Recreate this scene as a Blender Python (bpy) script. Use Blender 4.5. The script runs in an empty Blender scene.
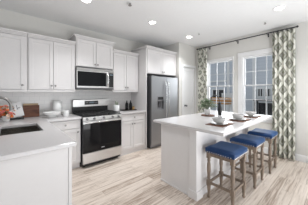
import bpy, bmesh, math, random
from mathutils import Vector, Matrix, noise
random.seed(7)
sc = bpy.context.scene
COL = sc.collection
PI = math.pi

# ------------------------------------------------------------------ camera
F, HY, YAW, CX = 164.515, 92.351, 0.727, 154.512
cam_d = bpy.data.cameras.new('camera'); cam = bpy.data.objects.new('camera', cam_d); COL.objects.link(cam)
cam.location = (-0.953, -3.656, 1.347)
cam.rotation_euler = (PI/2, 0, -YAW)
cam_d.sensor_width = 36.0; cam_d.sensor_fit = 'HORIZONTAL'
cam_d.lens = 36.0*F/308.0
cam_d.shift_x = (154.0-CX)/308.0
cam_d.shift_y = (HY-102.5)/308.0
cam_d.clip_start = 0.02
sc.camera = cam

# ------------------------------------------------------------------ world, light, exposure
W = bpy.data.worlds.new('world'); sc.world = W; W.use_nodes = True
bg = W.node_tree.nodes['Background']
bg.inputs[0].default_value = (0.90, 0.955, 1.0, 1); bg.inputs[1].default_value = 0.33
CEIL0 = 2.711
def area(name, loc, aim, sx, sy, power, col=(1, 1, 1)):
    l = bpy.data.lights.new(name, 'AREA'); l.shape = 'RECTANGLE'; l.size = sx; l.size_y = sy
    l.energy = power; l.color = col
    o = bpy.data.objects.new(name, l); COL.objects.link(o); o.location = loc
    o.rotation_euler = (Vector(aim)-Vector(loc)).to_track_quat('-Z', 'Y').to_euler()
    return o
area('daylight_from_windows', (4.5, -2.0, 2.1), (1.5, -2.1, 0.3), 2.8, 2.0, 70, (0.93, 0.965, 1))
area('ceiling_fill_light', (0.8, -4.6, 0.35), (0.4, -3.2, CEIL0), 3.6, 2.6, 88, (0.94, 0.97, 1))  # unseen fill lamp, added and aimed up to brighten the ceiling

sc.cycles.caustics_reflective = False
sc.view_settings.view_transform = 'Standard'; sc.view_settings.look = 'None'
sc.view_settings.exposure = 0.70; sc.view_settings.gamma = 1; sc.view_settings.use_curve_mapping = False

# ------------------------------------------------------------------ materials
def mat(name, col, rough=0.5, metal=0.0, var=0.0, vscale=20, bump=0.0, spec=0.5, stretch=None, **kw):
    m = bpy.data.materials.new(name); m.use_nodes = True; nt = m.node_tree; b = nt.nodes['Principled BSDF']
    b.inputs['Base Color'].default_value = (*col, 1); b.inputs['Roughness'].default_value = rough
    b.inputs['Metallic'].default_value = metal; b.inputs['Specular IOR Level'].default_value = spec
    tc = nt.nodes.new('ShaderNodeTexCoord'); mp = nt.nodes.new('ShaderNodeMapping')
    nt.links.new(tc.outputs['Object'], mp.inputs[0])
    if stretch: mp.inputs['Scale'].default_value = stretch
    nz = nt.nodes.new('ShaderNodeTexNoise'); nz.inputs['Scale'].default_value = vscale; nz.inputs['Detail'].default_value = 5
    nt.links.new(mp.outputs[0], nz.inputs['Vector'])
    cr = nt.nodes.new('ShaderNodeValToRGB')
    v = max(var, 0.01)
    cr.color_ramp.elements[0].color = (*[c*(1-v) for c in col], 1); cr.color_ramp.elements[1].color = (*[min(1, c*(1+v)) for c in col], 1)
    cr.color_ramp.elements[0].position = 0.3; cr.color_ramp.elements[1].position = 0.7
    nt.links.new(nz.outputs['Fac'], cr.inputs[0]); nt.links.new(cr.outputs[0], b.inputs['Base Color'])
    if bump:
        bp = nt.nodes.new('ShaderNodeBump'); bp.inputs['Strength'].default_value = bump; bp.inputs['Distance'].default_value = 0.002
        nt.links.new(nz.outputs['Fac'], bp.inputs['Height']); nt.links.new(bp.outputs[0], b.inputs['Normal'])
    for k, val in kw.items(): b.inputs[k].default_value = val
    return m
def emis(name, col, s):
    m = mat(name, col); b = m.node_tree.nodes['Principled BSDF']
    b.inputs['Emission Color'].default_value = (*col, 1); b.inputs['Emission Strength'].default_value = s
    return m
M = {}
M['wall'] = mat('greige_wall_paint', (0.69, 0.675, 0.64), 0.85, var=0.01)
M['ceil'] = mat('white_ceiling_paint', (0.80, 0.80, 0.80), 0.9, var=0.01)
M['trim'] = mat('white_trim_paint', (0.82, 0.82, 0.82), 0.45)
M['cab'] = mat('white_cabinet_paint', (0.715, 0.695, 0.69), 0.4, var=0.008)
M['steel'] = mat('brushed_steel', (0.35, 0.355, 0.365), 0.36, 1.0, var=0.06, vscale=30, stretch=(1, 1, 25))
M['steel_h'] = mat('brushed_steel_panel', (0.66, 0.65, 0.64), 0.34, 1.0, var=0.05, vscale=30, stretch=(1, 25, 25))
M['sink'] = mat('sink_steel', (0.55, 0.53, 0.50), 0.16, 1.0, var=0.05, vscale=30)
M['nickel'] = mat('brushed_nickel', (0.28, 0.27, 0.26), 0.35, 1.0)
M['steel_d'] = mat('satin_steel_dim', (0.42, 0.41, 0.40), 0.35, 1.0, var=0.05, vscale=30, stretch=(1, 25, 25))
M['chrome'] = mat('bright_steel', (0.8, 0.8, 0.8), 0.15, 1.0)
M['black'] = mat('black_enamel', (0.012, 0.012, 0.013), 0.3)
M['iron'] = mat('cast_iron', (0.02, 0.02, 0.02), 0.55, bump=0.2, vscale=200)
M['bglass'] = mat('black_glass', (0.006, 0.006, 0.007), 0.05, spec=0.3)
M['dglass'] = mat('dark_window_glass', (0.03, 0.03, 0.035), 0.05)
M['dgrey'] = mat('dark_grey_sheet_metal', (0.10, 0.10, 0.105), 0.45, 0.3)
M['plastic'] = mat('grey_plastic', (0.25, 0.25, 0.26), 0.4)
M['ceramic'] = mat('white_ceramic', (0.80, 0.80, 0.79), 0.2)
M['plate'] = mat('cream_ceramic', (0.60, 0.59, 0.56), 0.25)
M['stone'] = mat('pale_stoneware', (0.50, 0.49, 0.48), 0.3)
M['walnut'] = mat('walnut_board', (0.15, 0.055, 0.028), 0.5, var=0.45, vscale=7, stretch=(1, 1, 9))
M['pale_wood'] = mat('pale_wood_board', (0.52, 0.38, 0.24), 0.55, var=0.15, vscale=8, stretch=(1, 1, 8))
M['placemat'] = mat('woven_brown_mat', (0.17, 0.08, 0.05), 0.8, var=0.35, vscale=160, bump=0.6)
M['weathered'] = mat('weathered_oak', (0.20, 0.15, 0.112), 0.6, var=0.35, vscale=14, stretch=(4, 4, 0.7), bump=0.3)
M['navy'] = mat('navy_velvet', (0.003, 0.028, 0.105), 0.6, var=0.15, vscale=9, bump=0.15, spec=0.3)
M['navy'].node_tree.nodes['Principled BSDF'].inputs['Sheen Weight'].default_value = 0.25
M['navy'].node_tree.nodes['Principled BSDF'].inputs['Sheen Tint'].default_value = (0.25, 0.5, 0.9, 1)
M['nail'] = mat('nickel_nailhead', (0.75, 0.73, 0.70), 0.25, 1.0)
M['leaf'] = mat('plant_leaf', (0.13, 0.19, 0.10), 0.6, var=0.5, vscale=30)
M['leaf2'] = mat('grey_green_leaf', (0.27, 0.31, 0.22), 0.6, var=0.4, vscale=30)
M['stem'] = mat('green_stem', (0.10, 0.17, 0.05), 0.6)
M['orange'] = mat('orange_petal', (0.75, 0.20, 0.06), 0.6, var=0.3, vscale=30)
M['pink'] = mat('coral_petal', (0.72, 0.20, 0.17), 0.6, var=0.3, vscale=30)
M['peach'] = mat('peach_petal', (0.85, 0.62, 0.48), 0.6, var=0.2, vscale=30)
M['soil'] = mat('soil', (0.05, 0.035, 0.02), 0.9, var=0.3, vscale=90)
M['paper'] = mat('white_paper', (0.78, 0.78, 0.78), 0.6)
M['ink'] = mat('dark_ink', (0.08, 0.08, 0.09), 0.6)
M['amber'] = mat('honey_jar', (0.55, 0.33, 0.12), 0.35, var=0.2)
M['marble_tray'] = mat('dark_tray', (0.03, 0.025, 0.02), 0.35)
M['label'] = mat('display_grey', (0.5, 0.5, 0.52), 0.4)
M['lamp'] = emis('lamp_glow', (1, 0.97, 0.92), 9.0)
M['led'] = emis('range_display', (0.12, 0.16, 0.19), 0.1)
M['siding_trim'] = mat('exterior_white_trim', (0.80, 0.82, 0.84), 0.6)
M['timber'] = mat('orange_timber', (0.50, 0.26, 0.09), 0.7, var=0.25, vscale=6, stretch=(1, 1, 8))
M['concrete'] = mat('concrete_ground', (0.42, 0.42, 0.41), 0.9, var=0.1, vscale=3)
M['shade'] = mat('charcoal_awning', (0.06, 0.06, 0.07), 0.7)

def counter_mat():
    m = mat('white_quartz', (0.60, 0.58, 0.58), 0.18, var=0.03, vscale=60); return m
M['quartz'] = counter_mat()

def floor_mat():
    m = bpy.data.materials.new('light_oak_plank_floor'); m.use_nodes = True; nt = m.node_tree; N = nt.nodes.new; L = nt.links.new
    b = nt.nodes['Principled BSDF']; b.inputs['Roughness'].default_value = 0.33
    tc = N('ShaderNodeTexCoord'); br = N('ShaderNodeTexBrick'); L(tc.outputs['Object'], br.inputs['Vector'])
    br.offset = 0.37; br.offset_frequency = 2; br.inputs['Scale'].default_value = 1
    br.inputs['Brick Width'].default_value = 1.15; br.inputs['Row Height'].default_value = 0.125; br.inputs['Mortar Size'].default_value = 0.0015
    br.inputs['Color1'].default_value = (0, 0, 0, 1); br.inputs['Color2'].default_value = (1, 1, 1, 1); br.inputs['Mortar'].default_value = (0.5, 0.5, 0.5, 1)
    mp = N('ShaderNodeMapping'); mp.inputs['Scale'].default_value = (1.1, 22, 1); L(tc.outputs['Object'], mp.inputs[0])
    off = N('ShaderNodeVectorMath'); off.operation = 'ADD'; L(mp.outputs[0], off.inputs[0])
    sc2 = N('ShaderNodeVectorMath'); sc2.operation = 'SCALE'; sc2.inputs['Scale'].default_value = 7; L(br.outputs['Color'], sc2.inputs[0]); L(sc2.outputs[0], off.inputs[1])
    nz = N('ShaderNodeTexNoise'); nz.inputs['Scale'].default_value = 2.2; nz.inputs['Detail'].default_value = 7; nz.inputs['Roughness'].default_value = 0.72; nz.inputs['Distortion'].default_value = 0.6
    L(off.outputs[0], nz.inputs['Vector'])
    mix = N('ShaderNodeMix'); mix.data_type = 'FLOAT'; mix.inputs[0].default_value = 0.13
    L(nz.outputs['Fac'], mix.inputs[2]); L(br.outputs['Color'], mix.inputs[3])
    cr = N('ShaderNodeValToRGB'); L(mix.outputs[0], cr.inputs[0]); e = cr.color_ramp.elements
    e[0].position = 0.27; e[0].color = (0.21, 0.15, 0.11, 1); e[1].position = 0.66; e[1].color = (0.74, 0.66, 0.585, 1)
    k = e.new(0.42); k.color = (0.38, 0.30, 0.24, 1); k = e.new(0.50); k.color = (0.62, 0.535, 0.465, 1)
    dk = N('ShaderNodeMix'); dk.data_type = 'RGBA'; dk.blend_type = 'MULTIPLY'; L(br.outputs['Fac'], dk.inputs[0]); L(cr.outputs[0], dk.inputs[6]); dk.inputs[7].default_value = (0.55, 0.5, 0.45, 1)
    L(dk.outputs[2], b.inputs['Base Color'])
    return m
M['floor'] = floor_mat()

def tile_mat():
    m = bpy.data.materials.new('white_subway_tile'); m.use_nodes = True; nt = m.node_tree; N = nt.nodes.new; L = nt.links.new
    b = nt.nodes['Principled BSDF']; b.inputs['Roughness'].default_value = 0.25
    tc = N('ShaderNodeTexCoord'); sp = N('ShaderNodeSeparateXYZ'); cb = N('ShaderNodeCombineXYZ')
    L(tc.outputs['Object'], sp.inputs[0]); L(sp.outputs[0], cb.inputs[0]); L(sp.outputs[2], cb.inputs[1])
    br = N('ShaderNodeTexBrick'); L(cb.outputs[0], br.inputs['Vector']); br.inputs['Scale'].default_value = 1
    br.inputs['Brick Width'].default_value = 0.15; br.inputs['Row Height'].default_value = 0.075; br.inputs['Mortar Size'].default_value = 0.002
    br.inputs['Color1'].default_value = (0.80, 0.785, 0.77, 1); br.inputs['Color2'].default_value = (0.82, 0.805, 0.79, 1); br.inputs['Mortar'].default_value = (0.66, 0.655, 0.65, 1)
    L(br.outputs['Color'], b.inputs['Base Color']); return m
M['tile'] = tile_mat()

def siding_mat():
    m = bpy.data.materials.new('blue_grey_lap_siding'); m.use_nodes = True; nt = m.node_tree; N = nt.nodes.new; L = nt.links.new
    b = nt.nodes['Principled BSDF']; b.inputs['Roughness'].default_value = 0.7
    tc = N('ShaderNodeTexCoord'); sp = N('ShaderNodeSeparateXYZ'); L(tc.outputs['Object'], sp.inputs[0])
    md = N('ShaderNodeMath'); md.operation = 'FRACT'; mu = N('ShaderNodeMath'); mu.operation = 'MULTIPLY'; mu.inputs[1].default_value = 5.5
    L(sp.outputs[2], mu.inputs[0]); L(mu.outputs[0], md.inputs[0])
    cr = N('ShaderNodeValToRGB'); L(md.outputs[0], cr.inputs[0]); e = cr.color_ramp.elements
    e[0].position = 0.0; e[0].color = (0.50, 0.55, 0.62, 1); e[1].position = 0.12; e[1].color = (0.60, 0.65, 0.72, 1)
    L(cr.outputs[0], b.inputs['Base Color']); return m
M['siding'] = siding_mat()

def curtain_mat():
    m = bpy.data.materials.new('green_ogee_print_linen'); m.use_nodes = True; nt = m.node_tree; N = nt.nodes.new; L = nt.links.new
    b = nt.nodes['Principled BSDF']; b.inputs['Roughness'].default_value = 0.85
    uv = N('ShaderNodeUVMap'); uv.uv_map = 'UVMap'
    nz = N('ShaderNodeTexNoise'); nz.inputs['Scale'].default_value = 9; L(uv.outputs[0], nz.inputs['Vector'])
    sb = N('ShaderNodeVectorMath'); sb.operation = 'SUBTRACT'; L(nz.outputs['Color'], sb.inputs[0]); sb.inputs[1].default_value = (.5, .5, .5)
    s2 = N('ShaderNodeVectorMath'); s2.operation = 'SCALE'; s2.inputs['Scale'].default_value = 0.055; L(sb.outputs[0], s2.inputs[0])
    ad = N('ShaderNodeVectorMath'); ad.operation = 'ADD'; L(uv.outputs[0], ad.inputs[0]); L(s2.outputs[0], ad.inputs[1])
    sp = N('ShaderNodeSeparateXYZ'); L(ad.outputs[0], sp.inputs[0])
    def tri(src, per):
        a = N('ShaderNodeMath'); a.operation = 'MULTIPLY'; a.inputs[1].default_value = 1/per; L(src, a.inputs[0])
        c = N('ShaderNodeMath'); c.operation = 'PINGPONG'; c.inputs[1].default_value = 0.5; L(a.outputs[0], c.inputs[0]); return c.outputs[0]
    a = N('ShaderNodeMath'); a.operation = 'ADD'; L(tri(sp.outputs[0], 0.40), a.inputs[0]); L(tri(sp.outputs[1], 0.35), a.inputs[1])
    ab = N('ShaderNodeMath'); ab.operation = 'SUBTRACT'; ab.inputs[1].default_value = 0.5; L(a.outputs[0], ab.inputs[0])
    ac = N('ShaderNodeMath'); ac.operation = 'ABSOLUTE'; L(ab.outputs[0], ac.inputs[0])
    mr = N('ShaderNodeMath'); mr.operation = 'MULTIPLY'; mr.inputs[1].default_value = 2.0; L(ac.outputs[0], mr.inputs[0])
    cr = N('ShaderNodeValToRGB'); L(mr.outputs[0], cr.inputs[0]); cr.color_ramp.interpolation = 'LINEAR'; e = cr.color_ramp.elements
    wht = (0.76, 0.75, 0.66, 1); gr = (0.24, 0.25, 0.17, 1); gy = (0.33, 0.33, 0.29, 1)
    e[0].position = 0.0; e[0].color = wht; e[1].position = 1.0; e[1].color = gr
    for p, c in ((0.25, wht), (0.32, gr), (0.52, gy), (0.60, (0.5, 0.5, 0.42, 1)), (0.68, (0.5, 0.5, 0.42, 1)), (0.76, gr)):
        k = e.new(p); k.color = c
    n2 = N('ShaderNodeTexNoise'); n2.inputs['Scale'].default_value = 60; L(uv.outputs[0], n2.inputs['Vector'])
    mx = N('ShaderNodeMix'); mx.data_type = 'RGBA'; mx.blend_type = 'OVERLAY'; mx.inputs[0].default_value = 0.35; L(cr.outputs[0], mx.inputs[6]); L(n2.outputs['Color'], mx.inputs[7])
    hs = N('ShaderNodeHueSaturation'); hs.inputs['Saturation'].default_value = 0.75; L(mx.outputs[2], hs.inputs['Color'])
    L(hs.outputs[0], b.inputs['Base Color'])
    return m
M['curtain'] = curtain_mat()

def glass_mat():
    m = bpy.data.materials.new('window_glass'); m.use_nodes = True; nt = m.node_tree; N = nt.nodes.new; L = nt.links.new
    for n in list(nt.nodes):
        if n.type != 'OUTPUT_MATERIAL': nt.nodes.remove(n)
    out = [n for n in nt.nodes][0]
    t = N('ShaderNodeBsdfTransparent'); g = N('ShaderNodeBsdfGlossy'); g.inputs['Roughness'].default_value = 0.02
    fr = N('ShaderNodeFresnel'); fr.inputs[0].default_value = 1.12; mx = N('ShaderNodeMixShader')
    L(fr.outputs[0], mx.inputs[0]); L(t.outputs[0], mx.inputs[1]); L(g.outputs[0], mx.inputs[2]); L(mx.outputs[0], out.inputs[0])
    return m
M['glass'] = glass_mat()

# ------------------------------------------------------------------ mesh helpers (all in the parent's local frame)
class MB:
    def __init__(s): s.bm = bmesh.new(); s.uv = None
    def box(s, x0, x1, y0, y1, z0, z1, R=None):
        v = [Vector((x, y, z)) for x in (x0, x1) for y in (y0, y1) for z in (z0, z1)]
        if R is not None: v = [R @ p for p in v]
        v = [s.bm.verts.new(p) for p in v]
        for f in ((0, 1, 3, 2), (4, 6, 7, 5), (0, 4, 5, 1), (2, 3, 7, 6), (0, 2, 6, 4), (1, 5, 7, 3)): s.bm.faces.new([v[i] for i in f])
        return s
    def cyl(s, p, q, r, r2=None, n=20):
        p, q = Vector(p), Vector(q); d = q-p; r2 = r if r2 is None else r2
        M4 = Matrix.Translation((p+q)/2) @ d.to_track_quat('Z', 'Y').to_matrix().to_4x4()
        bmesh.ops.create_cone(s.bm, cap_ends=True, segments=n, radius1=r, radius2=r2, depth=d.length, matrix=M4); return s
    def ball(s, c, r, sc_=(1, 1, 1), n=12):
        bmesh.ops.create_uvsphere(s.bm, u_segments=n, v_segments=max(6, n//2+2), radius=r, matrix=Matrix.Translation(c) @ Matrix.Diagonal((*sc_, 1))); return s
    def lathe(s, c, prof, n=28, ax=None):
        c = Vector(c); rings = []
        for r, z in prof:
            if r < 1e-5: rings.append([s.bm.verts.new(c+Vector((0, 0, z)))])
            else: rings.append([s.bm.verts.new(c+Vector((r*math.cos(2*PI*i/n), r*math.sin(2*PI*i/n), z))) for i in range(n)])
        for a, b in zip(rings, rings[1:]):
            for i in range(n):
                j = (i+1) % n
                if len(a) == 1 and len(b) == 1: continue
                if len(a) == 1: s.bm.faces.new((a[0], b[j], b[i]))
                elif len(b) == 1: s.bm.faces.new((a[i], a[j], b[0]))
                else: s.bm.faces.new((a[i], a[j], b[j], b[i]))
        return s
    def tube(s, pts, r, n=12, closed=False):
        pts = [Vector(p) for p in pts]; rings = []; m = len(pts); up = None
        for i, p in enumerate(pts):
            rr = r[i] if isinstance(r, (list, tuple)) else r
            a = pts[(i-1) % m] if (closed or i > 0) else p; b = pts[(i+1) % m] if (closed or i < m-1) else p
            t = (b-a).normalized()
            if up is None: up = t.orthogonal().normalized()
            u = (up-t*up.dot(t)); u = u.normalized() if u.length > 1e-6 else t.orthogonal().normalized(); up = u; w = t.cross(u)
            rings.append([s.bm.verts.new(p+rr*(math.cos(2*PI*k/n)*u+math.sin(2*PI*k/n)*w)) for k in range(n)])
        for i in range(m if closed else m-1):
            a, b = rings[i], rings[(i+1) % m]
            for k in range(n): s.bm.faces.new((a[k], a[(k+1) % n], b[(k+1) % n], b[k]))
        if not closed: s.bm.faces.new(rings[0][::-1]); s.bm.faces.new(rings[-1])
        return s
    def prism(s, prof, axis, a, b):
        """extrude a closed 2D profile along axis; profile coordinates are the other two axes in xyz order"""
        def P(u, v, t): return {0: (t, u, v), 1: (u, t, v), 2: (u, v, t)}[axis]
        A = [s.bm.verts.new(P(u, v, a)) for u, v in prof]; B = [s.bm.verts.new(P(u, v, b)) for u, v in prof]
        s.bm.faces.new(A); s.bm.faces.new(B[::-1]); n = len(prof)
        for i in range(n): s.bm.faces.new((A[i], B[i], B[(i+1) % n], A[(i+1) % n]))
        return s
    def build(s, name, m, parent=None, bevel=0.0, smooth=False, seg=2):
        bmesh.ops.recalc_face_normals(s.bm, faces=s.bm.faces[:])
        if parent is not None and parent.name in ORG:
            o0 = ORG[parent.name]; bmesh.ops.translate(s.bm, verts=s.bm.verts[:], vec=-o0)
        me = bpy.data.meshes.new(name); s.bm.to_mesh(me); s.bm.free()
        me.materials.append(M[m] if isinstance(m, str) else m)
        o = bpy.data.objects.new(name, me); COL.objects.link(o)
        if parent is not None:
            o.parent = parent
            if parent.name in ORG: ORG[o.name] = ORG[parent.name]
        if smooth:
            for p in me.polygons: p.use_smooth = True
            me.set_sharp_from_angle(angle=math.radians(40))
        if bevel:
            bv = o.modifiers.new('bevel', 'BEVEL'); bv.width = bevel; bv.segments = seg; bv.limit_method = 'ANGLE'; bv.angle_limit = 0.6
        return o
ORG = {}
def thing(name, label, cat, loc=(0, 0, 0), group=None, kind=None):
    o = bpy.data.objects.new(name, None); COL.objects.link(o); o.location = loc; o.empty_display_size = 0.05
    ORG[o.name] = Vector(loc)
    o['label'] = label; o['category'] = cat
    if group: o['group'] = group
    if kind: o['kind'] = kind
    return o
def tag(o, label, cat, group=None, kind=None):
    o['label'] = label; o['category'] = cat
    if group: o['group'] = group
    if kind: o['kind'] = kind
    return o
def struct(name, mb, m, parent=None, bevel=0):
    o = mb.build(name, m, parent, bevel)
    if parent is None: o['kind'] = 'structure'
    return o
def copy_tree(o, parent=None):
    c = o.copy(); COL.objects.link(c)
    if parent: c.parent = parent
    for ch in [x for x in bpy.data.objects if x.parent == o]: copy_tree(ch, c)
    return c
def holed(mb, ua, ub, va, vb, holes, place):
    """box panel in u,v with rectangular holes, as slabs; place(u0,u1,v0,v1) adds one box"""
    us = sorted({ua, ub, *[h[0] for h in holes], *[h[1] for h in holes]}); vs = sorted({va, vb, *[h[2] for h in holes], *[h[3] for h in holes]})
    for i in range(len(us)-1):
        for j in range(len(vs)-1):
            cu, cv = (us[i]+us[i+1])/2, (vs[j]+vs[j+1])/2
            if any(h[0] < cu < h[1] and h[2] < cv < h[3] for h in holes): continue
            place(us[i], us[i+1], vs[j], vs[j+1])

# ------------------------------------------------------------------ setting
CEIL = 2.711; WX = 3.317; AX = 2.53; AY = -0.75
struct('floor', MB().box(-4.2, WX, -7.0, 0, -0.1, 0), 'floor')
struct('ceiling', MB().box(-4.2, WX+0.16, -7.0, 0.12, CEIL, CEIL+0.12), 'ceil')
struct('wall_back', MB().box(-4.2, AX+0.12, 0, 0.12, 0, CEIL), 'wall')
# alcove side wall + door wall (door opening 2.70..3.27)
struct('wall_alcove', MB().box(AX, AX+0.10, AY, 0, 0, CEIL), 'wall')
wd = MB(); holed(wd, AX+0.10, WX, 0, CEIL, [(2.70, 3.27, 0, 2.07)], lambda a, b, c, d: wd.box(a, b, AY, AY+0.11, c, d))
struct('wall_door_side', wd, 'wall')
WIN = [(-1.86, -1.12), (-2.82, -2.08)]; WZ0, WZ1 = 0.80, 2.21
ww = MB(); holed(ww, -7.0, 0.12, 0, CEIL, [(a, b, WZ0, WZ1) for a, b in WIN], lambda a, b, c, d: ww.box(WX, WX+0.16, a, b, c, d))
struct('wall_right', ww, 'wall')
struct('trim_backsplash', MB().box(-2.2, -0.002, -0.008, -0.0005, 0.917, 1.40).box(-0.002, 0.762, -0.008, -0.0005, 0.93, 1.40).box(0.762, 1.468, -0.008, -0.0005, 0.917, 1.40), 'tile')
struct('baseboard_right', MB().prism([(WX-0.016, 0), (WX, 0), (WX, 0.13), (WX-0.008, 0.13), (WX-0.016, 0.11)], 1, -7.0, AY-0.001), 'trim')
struct('baseboard_door_side', MB().box(AX+0.0, 2.64, AY-0.014, AY-0.0005, 0, 0.12), 'trim')
# door
d = thing('door_1', 'white two-panel interior door beside the refrigerator', 'door', (2.985, AY+0.02, 0), kind='structure')
mb = MB(); mb.box(2.705, 3.265, AY+0.025, AY+0.055, 0.008, 2.062)
for a, b in ((2.705, 2.80), (3.17, 3.265)): mb.box(a, b, AY+0.012, AY+0.025, 0.008, 2.062)
for a, b in ((0.008, 0.2), (0.92, 1.06), (1.96, 2.062)): mb.box(2.80, 3.17, AY+0.012, AY+0.025, a, b)
s = mb.build('door_panel', 'trim', d, 0.004)
mb = MB(); mb.box(2.64, 2.70, AY-0.018, AY-0.0005, 0, 2.07).box(3.27, 3.312, AY-0.018, AY-0.0005, 0, 2.07).box(2.64, 3.312, AY-0.018, AY-0.0005, 2.07, 2.135)
mb.build('door_casing', 'trim', d, 0.004)
mb = MB(); mb.cyl((2.80, AY+0.012, 0.972), (2.80, AY-0.002, 0.972), 0.027).cyl((2.80, AY, 0.972), (2.80, AY-0.04, 0.972), 0.011).ball((2.80, AY-0.05, 0.972), 0.027, (1, 0.75, 1))
k = mb.build('door_knob', 'dgrey', d, smooth=True)
# windows
for n, (a, b) in enumerate(WIN):
    w = thing('window_%d' % (n+1), ('white gridded window nearer the interior door', 'white-cased gridded window partly behind the long right curtain')[n], 'window', (WX, (a+b)/2, WZ0), kind='structure')
    mb = MB(); x0, x1 = WX-0.02, WX-0.0005
    cw, ch = (0.012, 0.045) if n == 0 else (0.095, 0.10)
    mb.box(x0, x1, a-cw, a, WZ0-0.02, WZ1+0.001).box(x0, x1, b, b+cw, WZ0-0.02, WZ1+0.001)
    mb.box(x0-0.006, x1, a-cw-0.005, b+cw+0.005, WZ1+0.001, WZ1+ch)
    mb.build('window_casing', 'trim', w, 0.003)
    MB().box(WX-0.05, WX-0.0005, a-0.05, b+0.05, WZ0-0.05, WZ0-0.021).box(WX-0.018, WX-0.0005, a-0.04, b+0.04, WZ0-0.12, WZ0-0.05).build('window_sill', 'trim', w, 0.004)
    # jamb
    mb = MB(); xa, xb = WX+0.001, WX+0.155
    mb.box(xa, xb, a+0.001, a+0.016, WZ0+0.001, WZ1-0.001).box(xa, xb, b-0.016, b-0.001, WZ0+0.001, WZ1-0.001).box(xa, xb, a+0.017, b-0.017, WZ1-0.016, WZ1-0.001).box(xa, xb, a+0.017, b-0.017, WZ0+0.001, WZ0+0.016)
    mb.build('window_jamb', 'trim', w)
    zm = 1.515
    for zz0, zz1, xo in ((WZ0+0.018, zm+0.015, 0.05), (zm-0.015, WZ1-0.018, 0.085)):
        sx0, sx1 = WX+xo, WX+xo+0.03; ya, yb = a+0.018, b-0.018
        mb = MB(); r = 0.020
        mb.box(sx0, sx1, ya, ya+r, zz0, zz1).box(sx0, sx1, yb-r, yb, zz0, zz1).box(sx0, sx1, ya+r, yb-r, zz0, zz0+r).box(sx0, sx1, ya+r, yb-r, zz1-r, zz1)
        for q in (1, 2):
            y = ya+r+(yb-ya-2*r)*q/3.0; mb.box(sx0+0.006, sx1-0.006, y-0.0045, y+0.0045, zz0+r, zz1-r)
        z = (zz0+zz1)/2; mb.box(sx0+0.007, sx1-0.007, ya+r, yb-r, z-0.0045, z+0.0045)
        sh = mb.build('window_sash', 'trim', w)
        MB().box(sx0+0.0135, sx0+0.0165, ya+r-0.003, yb-r+0.003, zz0+r-0.003, zz1-r+0.003).build('pane', 'glass', sh)

# ------------------------------------------------------------------ cabinets
def shaker(mb, x0, x1, z0, z1, yf, t=0.019, r=0.055, plain=False):
    """door in the xz plane, front at y=yf, thickness to +y"""
    if plain: mb.box(x0, x1, yf, yf+t, z0, z1); return mb
    mb.box(x0, x0+r, yf, yf+t, z0, z1).box(x1-r, x1, yf, yf+t, z0, z1)
    mb.box(x0+r, x1-r, yf, yf+t, z1-r, z1).box(x0+r, x1-r, yf, yf+t, z0, z0+r)
    mb.box(x0+r-0.001, x1-r+0.001, yf+0.010, yf+t-0.002, z0+r-0.001, z1-r+0.001)
    return mb
def knob(par, x, z, yf):
    mb = MB(); mb.lathe((0, 0, 0), [(0, 0), (0.006, 0), (0.006, 0.012), (0.014, 0.018), (0.016, 0.024), (0.013, 0.029), (0, 0.031)], 14)
    bmesh.ops.transform(mb.bm, matrix=Matrix.Translation((x, yf-0.0005, z)) @ Matrix.Rotation(PI/2, 4, 'X'), verts=mb.bm.verts[:])
    mb.build('knob', 'nickel', par, smooth=True)
def crown(par, x0, x1, yf, z, left=True, right=True, h=0.06):
    # stepped, outward leaning crown around front and sides
    mb = MB(); steps = [(0.006, 0.0, 0.018), (0.020, 0.018, 0.036), (0.040, 0.036, h)]
    for o, a, b in steps:
        mb.box(x0-(o if left else 0), x1+(o if right else 0), yf-o, -0.002, z+a, z+b)
    mb.build('crown_molding', 'cab', par, 0.003)
def upper(name, label, x0, x1, z0, z1, yf, doors, knobs, group='white wall cabinets along the back wall', cl=True, cr_=True, kz=None, rail=True):
    t = thing(name, label, 'cabinet', ((x0+x1)/2, yf/2, z0), group)
    yb = yf+0.021
    MB().box(x0+0.001, x1-0.001, yb, -0.009 if z0 > 1.45 else -0.009, z0, z1-0.061).build('body', 'cab', t, 0.002)
    if rail: MB().box(x0+0.001, x1-0.001, yb-0.012, yb+0.012, z0-0.028, z0-0.0005).build('light_rail', 'cab', t, 0.002)
    crown(t, x0+0.001, x1-0.001, yf+0.012, z1-0.060, cl, cr_)
    for (a, b), kx in zip(doors, knobs):
        dd = shaker(MB(), a, b, z0+0.012, z1-0.075, yf).build('door', 'cab', t, 0.002)
        if kx is not None: knob(dd, kx, (z0+0.075) if kz is None else kz, yf)
    return t
upper('wall_cabinet', 'white shaker wall cabinet cut off by the left edge of the picture', -1.50, -0.724, 1.385, 2.30, -0.345,
      [(-1.485, -1.125), (-1.118, -0.752)], [-1.15, -0.785], cr_=False, cl=True)
upper('wall_cabinet', 'white double-door wall cabinet directly left of the microwave', -0.722, -0.003, 1.385, 2.30, -0.345,
      [(-0.705, -0.367), (-0.361, -0.02)], [-0.392, -0.335], cr_=False, cl=False)
upper('wall_cabinet', 'short raised white cabinet directly above the microwave', -0.001, 0.763, 1.845, 2.437, -0.375,
      [(0.018, 0.378), (0.385, 0.745)], [0.353, 0.41], kz=1.905, rail=False)
upper('wall_cabinet', 'white double-door wall cabinet between the microwave and refrigerator', 0.765, 1.463, 1.385, 2.30, -0.345,
      [(0.785, 1.109), (1.116, 1.445)], [1.084, 1.141], cl=False, cr_=False)
t = upper('refrigerator_cabinet', 'deep white cabinet above the stainless refrigerator', 1.490, 2.526, 1.80, 2.447, -0.650,
      [(1.505, 2.003), (2.010, 2.510)], [1.978, 2.035], kz=1.865, rail=False, cr_=False, group=None)
t = thing('refrigerator_side_panel', 'tall white end panel standing left of the refrigerator', 'panel', (1.478, -0.32, 0))
MB().box(1.468, 1.488, -0.640, -0.009, 0.0, 2.385).build('panel', 'cab', t, 0.002)

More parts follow.
